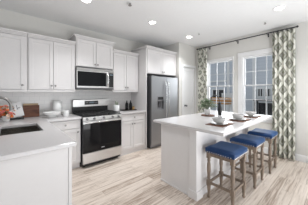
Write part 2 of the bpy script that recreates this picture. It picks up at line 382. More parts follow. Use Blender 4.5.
def base_front(t, yf, drawers, doors):
    for (a, b, c, d_), kx in drawers:
        o = shaker(MB(), a, b, c, d_, yf, plain=True).build('drawer', 'cab', t, 0.003)
        knob(o, kx, (c+d_)/2, yf)
    for (a, b, c, d_), (kx, kz) in doors:
        o = shaker(MB(), a, b, c, d_, yf).build('door', 'cab', t, 0.002); knob(o, kx, kz, yf)
t = thing('base_cabinet', 'white base cabinet with drawer and door left of the range', 'cabinet', (-0.25, -0.3, 0), 'white base cabinets along the back wall')
MB().box(-0.503, 0.012, -0.592, -0.003, 0.10, 0.876).build('body', 'cab', t, 0.002)
MB().box(-0.503, 0.012, -0.54, -0.52, 0, 0.099).build('toe_kick', 'cab', t)
base_front(t, -0.612, [((-0.46, -0.002, 0.725, 0.865), -0.239)], [((-0.46, -0.002, 0.115, 0.715), (-0.045, 0.655))])
t = thing('base_cabinet', 'white base cabinet with wide drawer and two doors right of the range', 'cabinet', (1.12, -0.3, 0), 'white base cabinets along the back wall')
MB().box(0.786, 1.466, -0.592, -0.003, 0.10, 0.876).build('body', 'cab', t, 0.002)
MB().box(0.786, 1.466, -0.585, -0.56, 0, 0.099).build('toe_kick', 'cab', t)
base_front(t, -0.612, [((0.80, 1.45, 0.725, 0.865), 1.148)], [((0.80, 1.117, 0.115, 0.715), (1.092, 0.655)), ((1.123, 1.45, 0.115, 0.715), (1.148, 0.655))])
t = thing('peninsula_cabinet', 'large white sink cabinet with plain end panel in the left foreground', 'cabinet', (-1.05, -1.05, 0))
MB().box(-1.55, -0.558, -2.085, -0.625, 0.10, 0.66).box(-1.55, -0.558, -2.085, -1.50, 0.6601, 0.876).build('body', 'cab', t)
MB().box(-1.56, -0.566, -2.100, -2.086, 0.0, 0.876).build('end_panel', 'cab', t, 0.001)
MB().box(-0.565, -0.537, -2.106, -2.080, 0.0, 0.876).build('corner_trim', 'cab', t, 0.004)
# worktops
def slab(name, label, polys, z0, z1, par=None):
    t = polys.build(name, 'quartz', None, 0.004)
    return tag(t, label, 'countertop')
mb = MB()
def slabgrid(mb, xs, ys, mask, z0, z1):
    vt = {}
    def V(i, j, k):
        if (i, j, k) not in vt: vt[(i, j, k)] = mb.bm.verts.new((xs[i], ys[j], (z0, z1)[k]))
        return vt[(i, j, k)]
    on = lambda i, j: 0 <= i < len(xs)-1 and 0 <= j < len(ys)-1 and mask(i, j)
    for i in range(len(xs)-1):
        for j in range(len(ys)-1):
            if not on(i, j): continue
            mb.bm.faces.new((V(i, j, 1), V(i+1, j, 1), V(i+1, j+1, 1), V(i, j+1, 1))); mb.bm.faces.new((V(i, j, 0), V(i, j+1, 0), V(i+1, j+1, 0), V(i+1, j, 0)))
            if not on(i-1, j): mb.bm.faces.new((V(i, j, 0), V(i, j, 1), V(i, j+1, 1), V(i, j+1, 0)))
            if not on(i+1, j): mb.bm.faces.new((V(i+1, j, 0), V(i+1, j+1, 0), V(i+1, j+1, 1), V(i+1, j, 1)))
            if not on(i, j-1): mb.bm.faces.new((V(i, j, 0), V(i+1, j, 0), V(i+1, j, 1), V(i, j, 1)))
            if not on(i, j+1): mb.bm.faces.new((V(i, j+1, 0), V(i, j+1, 1), V(i+1, j+1, 1), V(i+1, j+1, 0)))
SX0, SX1, SY0, SY1 = -1.02, -0.652, -1.41, -0.80
slabgrid(mb, [-1.62, SX0, SX1, -0.505, 0.014], [-2.132, SY0, SY1, -0.637, -0.0095], lambda i, j: (j == 3) or (i < 3 and not (i == 1 and j == 1)), 0.878, 0.915)
tag(mb.build('countertop', 'quartz', None, 0.006), 'pale quartz L-shaped countertop around the sink in the left foreground', 'countertop')
tag(MB().box(0.780, 1.466, -0.637, -0.0095, 0.878, 0.915).build('countertop', 'quartz', None, 0.004), 'short pale quartz countertop between the range and refrigerator', 'countertop')
# sink
t = thing('kitchen_sink', 'rectangular stainless undermount sink set in the foreground countertop', 'sink', ((SX0+SX1)/2, (SY0+SY1)/2, 0.66))
mb = MB(); e = 0.012; zb = 0.68
mb.box(SX0-e, SX0, SY0-e, SY1+e, zb, 0.876).box(SX1, SX1+e, SY0-e, SY1+e, zb, 0.876).box(SX0, SX1, SY0-e, SY0, zb, 0.876).box(SX0, SX1, SY1, SY1+e, zb, 0.876).box(SX0-e, SX1+e, SY0-e, SY1+e, zb-0.012, zb)
mb.build('basin', 'sink', t)
MB().lathe(((SX0+SX1)/2, -1.1, zb), [(0.001, 0.001), (0.02, 0.001), (0.028, 0.004), (0.045, 0.004), (0.048, 0.0005)], 24).build('drain', 'chrome', t, smooth=True)
# faucet
t = thing('faucet', 'gooseneck pull-down faucet arching over the kitchen sink', 'faucet', (-1.13, -1.1, 0.916))
MB().lathe((-1.13, -1.1, 0.916), [(0, 0), (0.028, 0), (0.028, 0.008), (0.021, 0.02), (0.019, 0.075), (0.014, 0.085), (0, 0.085)]).build('base', 'nickel', t, smooth=True)
pts = [(-1.13, -1.1, 0.995), (-1.13, -1.1, 1.10)]+[(-1.03-0.1*math.cos(a), -1.1, 1.188+0.1*math.sin(a)) for a in [PI*i/16 for i in range(16)]]+[(-0.93, -1.1, 1.19)]
MB().tube(pts, 0.0145).build('spout', 'nickel', t, smooth=True)
MB().cyl((-0.927, -1.1, 1.135), (-0.9295, -1.1, 1.196), 0.018, 0.015).build('spray_head', 'nickel', t, 0.002, smooth=True)
MB().tube([(-1.13, -1.118, 0.96), (-1.13, -1.15, 0.965), (-1.125, -1.20, 0.985)], [0.01, 0.008, 0.006]).build('lever', 'nickel', t, smooth=True)

# ------------------------------------------------------------------ range
t = thing('gas_range', 'freestanding stainless gas range with black oven door', 'stove', (0.398, -0.35, 0))
RX0, RX1 = 0.020, 0.776
MB().box(RX0+0.003, RX1-0.003, -0.655, -0.03, 0.045, 0.895).box(RX0+0.03, RX0+0.07, -0.60, -0.56, 0, 0.045).box(RX1-0.07, RX1-0.03, -0.60, -0.56, 0, 0.045).box(RX0+0.03, RX1-0.03, -0.60, -0.58, 0.002, 0.045).build('body', 'black', t)
MB().box(RX0, RX1, -0.700, -0.656, 0.085, 0.265).build('drawer', 'steel_h', t, 0.004)
od = MB().box(RX0, RX1, -0.700, -0.656, 0.272, 0.835).build('oven_door', 'bglass', t, 0.004)
MB().box(RX0+0.17, RX1-0.17, -0.7015, -0.7002, 0.48, 0.72).build('oven_window', 'bglass', od, 0.0005)
MB().box(RX0, RX1, -0.7025, -0.7002, 0.790, 0.835).build('top_strip', 'steel_h', od)
mb = MB(); hx = [RX0+0.05, RX1-0.05]
for x in hx: mb.cyl((x, -0.7026, 0.812), (x, -0.745, 0.812), 0.009)
mb.cyl((RX0+0.02, -0.748, 0.812), (RX1-0.02, -0.748, 0.812), 0.012)
mb.build('handle', 'chrome', od, smooth=True)
MB().box(0.35, 0.412, -0.7013, -0.7002, 0.318, 0.330).build('badge', 'label', od)
mb = MB().prism([(-0.702, 0.842), (-0.656, 0.842), (-0.656, 0.905), (-0.685, 0.905)], 0, RX0, RX1)
cp = mb.build('control_panel', 'steel_h', t, 0.002)
for i, fx in enumerate((0.09, 0.26, 0.5, 0.74, 0.91)):
    x = RX0+fx*(RX1-RX0)
    mb = MB().cyl((x, -0.696, 0.873), (x, -0.727, 0.866), 0.021, 0.017, 18).box(x-0.003, x+0.003, -0.733, -0.725, 0.852, 0.882)
    mb.build('burner_knob', 'steel', cp, smooth=True)
MB().box(RX0, RX1, -0.684, -0.075, 0.896, 0.915).build('cooktop', 'black', t, 0.004)
for bx in (0.187, 0.607):
    for by in (-0.22, -0.50):
        mb = MB().cyl((bx, by, 0.915), (bx, by, 0.925), 0.045, 0.04).cyl((bx, by, 0.925), (bx, by, 0.934), 0.032, 0.028)
        mb.build('burner', 'iron', t, smooth=True)
MB().cyl((0.398, -0.36, 0.915), (0.398, -0.36, 0.927), 0.05).build('burner', 'iron', t, smooth=True)
for gx0, gx1 in ((0.038, 0.271), (0.278, 0.516), (0.523, 0.756)):
    mb = MB(); z0, z1 = 0.936, 0.950; w = 0.011
    for y in (-0.655, -0.535, -0.50, -0.36, -0.22, -0.105): mb.box(gx0, gx1, y-w/2, y+w/2, z0, z1)
    for x in (gx0, gx0+0.25*(gx1-gx0), (gx0+gx1)/2-w/2, gx0+0.75*(gx1-gx0), gx1-w): mb.box(x, x+w, -0.66, -0.10, z0-0.0005, z1-0.0005)
    for x in (gx0, gx1-w):
        for y in (-0.655, -0.11): mb.box(x, x+w, y-w/2, y+w/2, 0.9155, z0)
    mb.build('grate', 'iron', t, 0.002)
bgd = MB().box(RX0, RX1, -0.075, -0.012, 0.90, 1.045).build('back_riser', 'black', t, 0.002)
bp = MB().box(RX0, RX1, -0.098, -0.014, 1.046, 1.195).build('backguard', 'steel_h', t, 0.006)
dsp = MB().box(0.245, 0.54, -0.1005, -0.0985, 1.085, 1.165).build('display', 'black', bp)
MB().box(0.345, 0.44, -0.1017, -0.1007, 1.115, 1.145).build('clock', 'led', dsp)
for x in (0.27, 0.29, 0.31, 0.465, 0.49, 0.515): MB().box(x-0.005, x+0.005, -0.1017, -0.1007, 1.123, 1.131).build('button', 'label', dsp)

# ------------------------------------------------------------------ microwave
t = thing('microwave', 'stainless over-the-range microwave hung under the raised cabinet', 'microwave', (0.381, -0.2, 1.40))
Z0, Z1 = 1.408, 1.822
MB().box(0.004, 0.758, -0.365, -0.0095, Z0, Z1-0.002).build('body', 'dgrey', t, 0.002)
MB().box(0.004, 0.758, -0.400, -0.366, Z1-0.058, Z1).build('vent_panel', 'steel_d', t, 0.003)
MB().box(0.004, 0.758, -0.398, -0.366, Z0, Z0+0.028).build('bottom_panel', 'dgrey', t, 0.002)
dr = MB()
holed(dr, 0.004, 0.640, Z0+0.030, Z1-0.060, [(0.016, 0.585, Z0+0.062, Z1-0.072)], lambda a, b, c, e_: dr.box(a, b, -0.402, -0.366, c, e_))
dr = dr.build('door', 'steel_h', t, 0.002)
MB().box(0.015, 0.586, -0.3985, -0.372, Z0+0.061, Z1-0.071).build('door_glass', 'bglass', dr)
MB().tube([(0.605, -0.402, Z0+0.06), (0.610, -0.43, Z0+0.09), (0.612, -0.442, (Z0+Z1)/2-0.02), (0.610, -0.43, Z1-0.11), (0.605, -0.402, Z1-0.08)], 0.016).build('handle', 'chrome', dr, smooth=True)
cpn = MB().box(0.643, 0.758, -0.400, -0.366, Z0+0.030, Z1-0.060).build('control_panel', 'steel_d', t, 0.002)
MB().box(0.650, 0.750, -0.4018, -0.4002, Z0+0.045, Z1-0.068).build('keypad', 'black', cpn)
MB().box(0.665, 0.735, -0.4030, -0.4020, Z1-0.115, Z1-0.092).build('clock', 'led', cpn)

# ------------------------------------------------------------------ refrigerator
t = thing('refrigerator', 'side-by-side stainless refrigerator with ice dispenser in the left door', 'refrigerator', (2.0, -0.38, 0))
FX0, FX1, FS = 1.560, 2.498, 2.055
MB().box(FX0+0.004, FX1-0.004, -0.655, -0.05, 0.03, 1.74).box(FX0+0.03, FX1-0.03, -0.64, -0.10, 0.0, 0.03).box(FX0+0.02, FX0+0.12, -0.72, -0.60, 1.7405, 1.758).box(FX1-0.12, FX1-0.02, -0.72, -0.60, 1.7405, 1.758).build('body', 'dgrey', t, 0.003)
MB().box(FX0+0.01, FX1-0.01, -0.69, -0.6555, 0.03, 0.085).build('base_grille', 'plastic', t, 0.002)
dl = MB(); DX0, DX1, DZ0, DZ1 = 1.745, 1.965, 0.915, 1.25
holed(dl, FX0, FS-0.003, 0.09, 1.738, [(DX0, DX1, DZ0, DZ1)], lambda a, b, c, e_: dl.box(a, b, -0.725, -0.657, c, e_))
bmesh.ops.remove_doubles(dl.bm, verts=dl.bm.verts[:], dist=1e-5)
inner = [f for f in dl.bm.faces]
dl = dl.build('freezer_door', 'steel', t)
dp = MB().box(DX0+0.001, DX1-0.001, -0.672, -0.660, DZ0+0.001, DZ1-0.001).box(DX0+0.001, DX1-0.001, -0.729, -0.673, 1.145, DZ1-0.001).box(DX0+0.001, DX1-0.001, -0.72, -0.673, DZ0+0.001, DZ0+0.02).build('dispenser', 'plastic', dl)
MB().box(DX0+0.02, DX1-0.02, -0.7305, -0.7292, 1.165, 1.235).build('display', 'black', dp)
MB().box(DX0+0.07, DX1-0.07, -0.70, -0.685, 0.98, 1.12).build('paddle', 'dgrey', dp, 0.004)
dr_ = MB().box(FS+0.003, FX1, -0.725, -0.657, 0.09, 1.738).build('refrigerator_door', 'steel', t, 0.006)
for x, par in ((FS-0.045, dl), (FS+0.045, dr_)):
    z0, z1 = 0.62, 1.62
    pts = [(x, -0.7255, z1)]+[(x, -0.725-0.055*math.sin(PI*(0.15+0.7*i/10))**0.6-0.0, z1-0.02-(z1-z0-0.04)*i/10) for i in range(11)]+[(x, -0.7255, z0)]
    MB().tube(pts, 0.0125).build('handle', 'chrome', par, smooth=True)

# ------------------------------------------------------------------ kitchen island
IX0, IX1 = 0.80, 2.56
t = thing('kitchen_island', 'long white kitchen island base behind the blue stools', 'island', (1.68, -2.15, 0))
MB().box(IX0+0.03, IX1-0.03, -2.46, -1.82, 0.0, 0.876).build('body', 'cab', t)
MB().box(IX0+0.012, IX0+0.029, -2.36, -1.825, 0.0, 0.876).build('end_panel', 'cab', t, 0.002)
for y0, y1 in ((-2.474, -2.362),):
    MB().box(IX0-0.004, IX0+0.11, y0, y1, 0, 0.876).build('corner_post', 'cab', t, 0.003)
MB().box(IX1-0.11, IX1, -2.474, -2.362, 0, 0.876).build('corner_post', 'cab', t, 0.003)
MB().box(IX0-0.0, IX0+0.0115, -2.352, -1.815, 0, 0.022).box(IX0-0.016, IX0+0.125, -2.489, -2.350, 0, 0.10).box(IX0+0.125, IX1-0.125, -2.472, -2.4605, 0, 0.10).box(IX1-0.125, IX1+0.012, -2.486, -2.350, 0, 0.10).build('baseboard', 'cab', t, 0.003)
tag(MB().box(0.752, 2.62, -2.84, -1.71, 0.878, 0.915).build('countertop', 'quartz', None, 0.005), 'broad pale quartz island top overhanging toward the blue stools', 'countertop')

# ------------------------------------------------------------------ stools
def turned(r):   # profile from the foot up
    return [(0, 0), (0.014*r, 0), (0.021*r, 0.012), (0.016*r, 0.03), (0.021*r, 0.10), (0.023*r, 0.13)]
def leg_mb(x, y):
    mb = MB(); z = 0
    mb.lathe((x, y, 0), [(0, 0), (0.015, 0), (0.021, 0.02), (0.015, 0.035), (0.022, 0.12), (0.024, 0.155)], 14)
    mb.box(x-0.0235, x+0.0235, y-0.0235, y+0.0235, 0.155, 0.225)
    mb.lathe((x, y, 0), [(0.023, 0.225), (0.015, 0.24), (0.023, 0.255), (0.018, 0.27), (0.025, 0.34), (0.022, 0.43), (0.015, 0.465), (0.024, 0.478), (0.015, 0.492), (0.023, 0.505)], 14)
    mb.box(x-0.0235, x+0.0235, y-0.0235, y+0.0235, 0.505, 0.585)
    return mb
def make_stool():
    t = thing('counter_stool', '', 'stool', (0, 0, 0), 'three backless stools along the kitchen island')
    hx, hy = 0.165, 0.150
    for sx in (-1, 1):
        for sy in (-1, 1): leg_mb(sx*hx, sy*hy).build('leg', 'weathered', t, 0.002, smooth=True)
    mb = MB(); a = 0.0240
    for sy in (-1, 1): mb.box(-hx+a, hx-a, sy*hy-0.012, sy*hy+0.012, 0.535, 0.583)
    for sx in (-1, 1): mb.box(sx*hx-0.012, sx*hx+0.012, -hy+a, hy-a, 0.535, 0.583)
    mb.build('apron', 'weathered', t, 0.002)
    for sy in (-1, 1): MB().box(-hx+a, hx-a, sy*hy-0.011, sy*hy+0.011, 0.178, 0.206).build('stretcher', 'weathered', t, 0.003)
    for sx in (-1, 1): MB().box(sx*hx-0.011, sx*hx+0.011, -hy+a, hy-a, 0.178, 0.206).build('stretcher', 'weathered', t, 0.003)
    # upholstered seat, slightly saddled
    mb = MB(); nx, ny = 16, 14; sx_, sy_ = 0.205, 0.190; rings = []
    def P(u, v):   # superellipse dome
        return 0.014*(u*u)*1.0
    top = {}
    for i in range(nx+1):
        for j in range(ny+1):
            u, v = -1+2*i/nx, -1+2*j/ny
            e_ = max(abs(u), abs(v)); dome = (1-abs(u)**6)*(1-abs(v)**6)
            top[i, j] = mb.bm.verts.new((u*sx_*(1-0.03*abs(v)**6), v*sy_*(1-0.03*abs(u)**6), 0.628+0.030*dome**0.5+0.016*u*u-0.004))
    for i in range(nx):
        for j in range(ny): mb.bm.faces.new((top[i, j], top[i+1, j], top[i+1, j+1], top[i, j+1]))
    rim = [(i, 0) for i in range(nx)]+[(nx, j) for j in range(ny)]+[(i, ny) for i in range(nx, 0, -1)]+[(0, j) for j in range(ny, 0, -1)]
    low = []
    for (i, j) in rim:
        p = top[i, j].co; low.append(mb.bm.verts.new((p.x*0.985, p.y*0.985, 0.586)))
    for k in range(len(rim)):
        k2 = (k+1) % len(rim); mb.bm.faces.new((top[rim[k]], low[k], low[k2], top[rim[k2]]))
    mb.bm.faces.new(low)
    seat = mb.build('seat', 'navy', t, smooth=True)
    mb = MB()
    for k in range(13):
        for s_ in (-1, 1):
            mb.ball((-0.19+0.38*k/12, s_*0.187, 0.597), 0.0075, n=8); 
            if 0 < k < 12: mb.ball((s_*0.202, -0.175+0.35*k/12, 0.597), 0.0075, n=8)
    mb.build('nailhead_trim', 'nail', seat)
    return t
st0 = make_stool()
labels = ['nearest blue-topped stool, leftmost at the island corner', 'middle blue-topped stool of the three at the island', 'farthest blue-topped stool, closest to the long curtain']
for i, x in enumerate((1.14, 1.80, 2.455)):
    s = st0 if i == 0 else copy_tree(st0)
    s.location = (x, (-2.69, -2.715, -2.74)[i], 0); s['label'] = labels[i]

# ------------------------------------------------------------------ curtains and rod
RZ, RXX = 2.617, 3.215
t = thing('curtain_rod', 'thin black curtain rod running above both windows', 'curtain rod', (RXX, -1.98, RZ))
MB().cyl((RXX, -0.88, RZ), (RXX, -3.10, RZ), 0.012).build('rod', 'black', t, smooth=True)
for y in (-0.865, -3.115): MB().ball((RXX, y, RZ), 0.022).build('finial', 'black', t, smooth=True)
for y in (-1.22, -1.98, -2.62): MB().cyl((RXX, y, RZ-0.012), (RXX, y, RZ-0.03), 0.005).box(RXX, WX-0.0005, y-0.006, y+0.006, RZ-0.032, RZ-0.024).box(WX-0.008, WX-0.0005, y-0.012, y+0.012, RZ-0.06, RZ+0.01).build('bracket', 'black', t)
def curtain(y0, y1, label, z0=0.02, z1=2.60, waves=4, seed=0):
    t = thing('curtain', label, 'curtain', (RXX, (y0+y1)/2, z0), 'pair of patterned curtain panels')
    o0 = ORG[t.name]; bm = bmesh.new(); uvl = bm.loops.layers.uv.new('UVMap'); nu, nv = 96, 40
    V = {}; U = {}
    for j in range(nv+1):
        v = j/nv; z = z1+(z0-z1)*v; acc = 0; prev = None
        for i in range(nu+1):
            u = i/nu; amp = 0.040*(0.8+0.3*v)
            ph = 2*PI*waves*u+0.5*math.sin(3*u+seed)*v
            p = Vector((RXX+amp*math.sin(ph)+0.008*math.sin(5*u+2*v+seed), y0+(y1-y0)*(u+0.035*math.sin(2*ph)/waves)+0.01*math.sin(2.2*v+seed)*0, z))
            if prev is not None: acc += (p-prev).length
            prev = p; V[i, j] = bm.verts.new(p-o0); U[i, j] = (acc, z)
    for i in range(nu):
        for j in range(nv):
            f = bm.faces.new((V[i, j], V[i+1, j], V[i+1, j+1], V[i, j+1])); f.smooth = True
            for l, k in zip(f.loops, ((i, j), (i+1, j), (i+1, j+1), (i, j+1))): l[uvl].uv = U[k]
    me = bpy.data.meshes.new('fabric'); bm.to_mesh(me); bm.free(); me.materials.append(M['curtain'])
    o = bpy.data.objects.new('fabric', me); COL.objects.link(o); o.parent = t
    sd = o.modifiers.new('solid', 'SOLIDIFY'); sd.thickness = 0.002
    for k in range(waves*2):
        y = y0+(y1-y0)*(k+0.5)/(waves*2)
        mb = MB().tube([(RXX+0.021*math.cos(a), y, RZ-0.008+0.021*math.sin(a)) for a in [2*PI*q/14 for q in range(14)]], 0.003, 6, closed=True)
        mb.build('curtain_ring', 'black', t, smooth=True)
curtain(-0.885, -1.185, 'green and white patterned curtain at the corner beside the door', seed=1, waves=5)
curtain(-2.715, -3.085, 'green and white patterned curtain at the right of the windows', seed=3, waves=5)

# ------------------------------------------------------------------ ceiling lights etc
for x, y, lab in ((1.139, -1.24, 'round recessed downlight in the ceiling in front of the refrigerator'), (2.364, -1.20, 'small round recessed downlight near the corner curtain'), (-0.094, -1.17, 'round recessed downlight at the top edge of the picture, above the range side'), (2.319, -3.006, 'round recessed downlight in the top right part of the picture')):
    t = thing('recessed_light', lab, 'ceiling light', (x, y, CEIL), 'recessed downlights in the kitchen ceiling')
    MB().lathe((x, y, CEIL), [(0.058, -0.001), (0.062, -0.010), (0.085, -0.006), (0.088, -0.0005)], 32).build('trim_ring', 'trim', t, smooth=True)
    MB().cyl((x, y, CEIL-0.006), (x, y, CEIL-0.001), 0.0575, n=32).build('lens', 'lamp', t)
    l = bpy.data.lights.new('downlight', 'AREA'); l.shape = 'DISK'; l.size = 0.11; l.energy = 5.5; l.spread = 1.9; l.color = (0.97, 0.985, 1)
    lo = bpy.data.objects.new('downlight', l); COL.objects.link(lo); lo.location = (x, y, CEIL-0.012)
for x, y, r, lab in ((0.437, -1.531, 0.030, 'small pendant fire sprinkler head above the range aisle'), (2.324, -1.511, 0.016, 'tiny sprinkler head in the ceiling left of the curtain rod'), (2.768, -2.697, 0.024, 'small dark sprinkler head in the ceiling above the farthest stool')):
    t = thing('fire_sprinkler', lab, 'sprinkler', (x, y, CEIL), 'ceiling sprinkler heads')
    MB().cyl((x, y, CEIL-0.006), (x, y, CEIL-0.0005), r*1.3).build('escutcheon', 'trim', t)
    MB().cyl((x, y, CEIL-0.035), (x, y, CEIL-0.006), r*0.35).cyl((x, y, CEIL-0.040), (x, y, CEIL-0.035), r*0.9).build('deflector', 'nickel', t)

# ------------------------------------------------------------------ objects on the back counter
CZ = 0.9158
def leaning(name, label, x0, x1, yb, h, th, m, lean=0.1, **kw):
    t = thing(name, label, 'cutting board', ((x0+x1)/2, yb, CZ), 'leaning cutting boards')
    mb = MB().box(x0, x1, -th, 0, 0, h)
    bmesh.ops.transform(mb.bm, matrix=Matrix.Translation((0, yb, CZ)) @ Matrix.Rotation(-lean, 4, 'X'), verts=mb.bm.verts[:])
    mb.build('board', m, t, 0.006)
leaning('cutting_board', 'dark walnut cutting board leaning in front of the paler board', -0.765, -0.535, -0.075, 0.205, 0.018, 'walnut', 0.11)
leaning('cutting_board', 'pale wooden cutting board behind the dark walnut one', -0.762, -0.545, -0.045, 0.235, 0.014, 'pale_wood', 0.11)
# open recipe book on a small dark stand
t = thing('recipe_book', 'white book propped up between the flowers and walnut board', 'book', (-0.86, -0.23, CZ))
R = Matrix.Translation((-0.835, -0.215, CZ+0.036)) @ Matrix.Rotation(-0.24, 4, 'X') @ Matrix.Rotation(-0.2, 4, 'Y')
mb = MB().box(-0.085, 0.085, -0.016, 0, 0, 0.235); bmesh.ops.transform(mb.bm, matrix=R, verts=mb.bm.verts[:]); mb.build('cover', 'paper', t, 0.003)
mb = MB()
for (a, b, c, d_) in ((-0.03, -0.02, 0.10, 0.19), (-0.045, -0.01, 0.15, 0.158), (0.015, 0.023, 0.12, 0.19), (0.01, 0.045, 0.12, 0.126), (0.03, 0.06, 0.14, 0.148)): mb.box(a, b, -0.0172, -0.0162, c, d_)
bmesh.ops.transform(mb.bm, matrix=R, verts=mb.bm.verts[:]); mb.build('cover_lettering', 'ink', t)
t2 = thing('book_stand', 'low dark easel under the propped white book', 'stand', (-0.84, -0.24, CZ))
mb = MB().box(-0.93, -0.76, -0.265, -0.195, CZ, CZ+0.016).box(-0.93, -0.76, -0.265, -0.255, CZ+0.016, CZ+0.030)
mb.build('ledge', 'iron', t2, 0.003)
MB().tube([(-0.845, -0.19, CZ+0.006), (-0.845, -0.13, CZ+0.17)], 0.005).tube([(-0.845, -0.13, CZ+0.17), (-0.845, -0.10, CZ+0.006)], 0.005).tube([(-0.845, -0.20, CZ+0.006), (-0.845, -0.10, CZ+0.006)], 0.005).build('easel_leg', 'iron', t2)
# flowers
t = thing('flower_arrangement', 'coral and orange flower bunch in white pot beside the faucet', 'flowers', (-0.975, -0.40, CZ))
fc = Vector((-0.975, -0.40, CZ))
MB().lathe(fc, [(0, 0), (0.035, 0), (0.048, 0.07), (0.050, 0.085), (0.044, 0.085), (0.04, 0.07), (0, 0.068)]).build('pot', 'ceramic', t, smooth=True)
mb = MB(); heads = []
for k in range(54):
    a = random.uniform(0, 2*PI); r = 0.10*math.sqrt(random.random()); h = 0.06+0.20*random.random()*(1.1-r*4)
    p = fc+Vector((r*math.cos(a), r*math.sin(a), h)); heads.append(p)
    mb.tube([fc+Vector((0.02*math.cos(a), 0.02*math.sin(a), 0.069)), (fc+Vector((0.5*r*math.cos(a), 0.5*r*math.sin(a), 0.07+0.6*(h-0.07)))), p], 0.0018, 5)
mb.build('stems', 'stem', t)
for mi, m in enumerate(('orange', 'pink', 'peach')):
    mb = MB()
    for p in heads[mi::3]:
        ax = (p-fc-Vector((0, 0, 0.05))).normalized(); q = ax.to_track_quat('Z', 'Y').to_matrix().to_4x4()
        for ring, (n, rr, tilt) in enumerate(((7, 0.021, 0.3), (5, 0.013, 0.9))):
            for i in range(n):
                b = bmesh.new(); 
                Mx = Matrix.Translation(p) @ q @ Matrix.Rotation(2*PI*i/n+ring, 4, 'Z') @ Matrix.Translation((rr*0.6, 0, 0.003*ring)) @ Matrix.Rotation(-tilt, 4, 'Y') @ Matrix.Diagonal((rr*0.75, rr*0.5, 0.0025, 1))
                b.free(); bmesh.ops.create_uvsphere(mb.bm, u_segments=7, v_segments=5, radius=1, matrix=Mx)
    mb.build('blossoms', m, t, smooth=True)
# white footed bowl, tall canister behind it, mug
c = (-0.385, -0.37, CZ)
tag(MB().lathe(c, [(0, 0), (0.070, 0), (0.074, 0.006), (0.060, 0.022), (0.062, 0.034), (0.11, 0.052), (0.137, 0.082), (0.140, 0.094), (0.135, 0.094), (0.105, 0.062), (0.04, 0.046), (0, 0.045)]).build('serving_bowl', 'ceramic', None, smooth=True), 'wide white footed bowl on the counter left of the range', 'bowl')
t = thing('canister', 'tall white cylindrical canister behind the wide footed bowl', 'canister', (-0.265, -0.135, CZ)); c = (-0.265, -0.135, CZ)
MB().lathe(c, [(0, 0), (0.070, 0), (0.074, 0.006), (0.074, 0.245), (0.070, 0.25), (0, 0.25)]).build('jar_body', 'ceramic', t, smooth=True)
MB().lathe(c, [(0, 0.2505), (0.075, 0.2505), (0.076, 0.262), (0.070, 0.27), (0, 0.272)]).build('lid', 'ceramic', t, smooth=True)
t = thing('mug', 'white mug with grey handle beside the wide bowl near the range', 'mug', (-0.185, -0.42, CZ))
MB().lathe((-0.185, -0.42, CZ), [(0, 0), (0.044, 0), (0.048, 0.008), (0.050, 0.112), (0.047, 0.112), (0.044, 0.012), (0, 0.010)]).build('cup', 'ceramic', t, smooth=True)
MB().tube([(-0.231, -0.43, CZ+0.092), (-0.262, -0.445, CZ+0.084), (-0.266, -0.445, CZ+0.05), (-0.230, -0.43, CZ+0.025)], 0.006, 8).build('handle', 'nickel', t, smooth=True)
# right of the range
t = thing('plant_crock', 'white crock holding green sprigs beside the range', 'plant pot', (0.90, -0.26, CZ))
c = (0.90, -0.26, CZ)
MB().lathe(c, [(0, 0), (0.062, 0), (0.070, 0.01), (0.072, 0.135), (0.066, 0.143), (0.062, 0.135), (0.062, 0.105), (0, 0.104)]).build('crock', 'ceramic', t, smooth=True)
mb = MB()
for k in range(14):
    a = k*2.4; r = 0.015+0.02*random.random(); h = 0.165+0.06*random.random()
    p = Vector(c)+Vector((r*math.cos(a), r*math.sin(a), h)); mb.tube([Vector(c)+Vector((0.5*r*math.cos(a), 0.5*r*math.sin(a), 0.105)), p], 0.002, 5)
    for s_ in range(3):
        q = p-Vector((0, 0, 0.016*s_)); bmesh.ops.create_uvsphere(mb.bm, u_segments=6, v_segments=4, radius=1, matrix=Matrix.Translation(q) @ Matrix.Rotation(a+s_*2, 4, 'Z') @ Matrix.Rotation(0.6, 4, 'Y') @ Matrix.Diagonal((0.014, 0.006, 0.002, 1)))
mb.build('sprigs', 'leaf2', t)
t = thing('serving_tray', 'low dark tray under the two dark bottles', 'tray', (1.21, -0.28, CZ))
MB().box(1.03, 1.40, -0.36, -0.20, CZ, CZ+0.010).box(1.03, 1.40, -0.36, -0.352, CZ+0.010, CZ+0.020).box(1.03, 1.40, -0.208, -0.20, CZ+0.010, CZ+0.020).box(1.03, 1.038, -0.352, -0.208, CZ+0.010, CZ+0.020).box(1.392, 1.40, -0.352, -0.208, CZ+0.010, CZ+0.020).build('tray_body', 'marble_tray', t, 0.002)
for x, lab in ((1.165, 'dark glass bottle on the tray, the one nearer the range'), (1.27, 'dark glass bottle on the tray, the one beside the amber jar')):
    t = thing('bottle', lab, 'bottle', (x, -0.28, CZ+0.0105), 'dark bottles on the tray')
    MB().lathe((x, -0.28, CZ+0.0105), [(0, 0), (0.036, 0), (0.039, 0.006), (0.039, 0.135), (0.030, 0.165), (0.015, 0.18), (0.014, 0.20), (0, 0.20)], 20).build('glass_body', 'bglass', t, smooth=True)
    MB().cyl((x, -0.28, CZ+0.2107), (x, -0.28, CZ+0.235), 0.014, 0.012).build('cap', 'black', t)
t = thing('jar', 'small amber jar on the tray, right of both bottles', 'jar', (1.352, -0.28, CZ+0.0105))
MB().lathe((1.352, -0.28, CZ+0.0105), [(0, 0), (0.028, 0), (0.031, 0.006), (0.031, 0.065), (0.026, 0.072), (0, 0.072)], 20).build('jar_body', 'amber', t, smooth=True)
MB().cyl((1.352, -0.28, CZ+0.083), (1.352, -0.28, CZ+0.098), 0.027).build('lid', 'nickel', t)

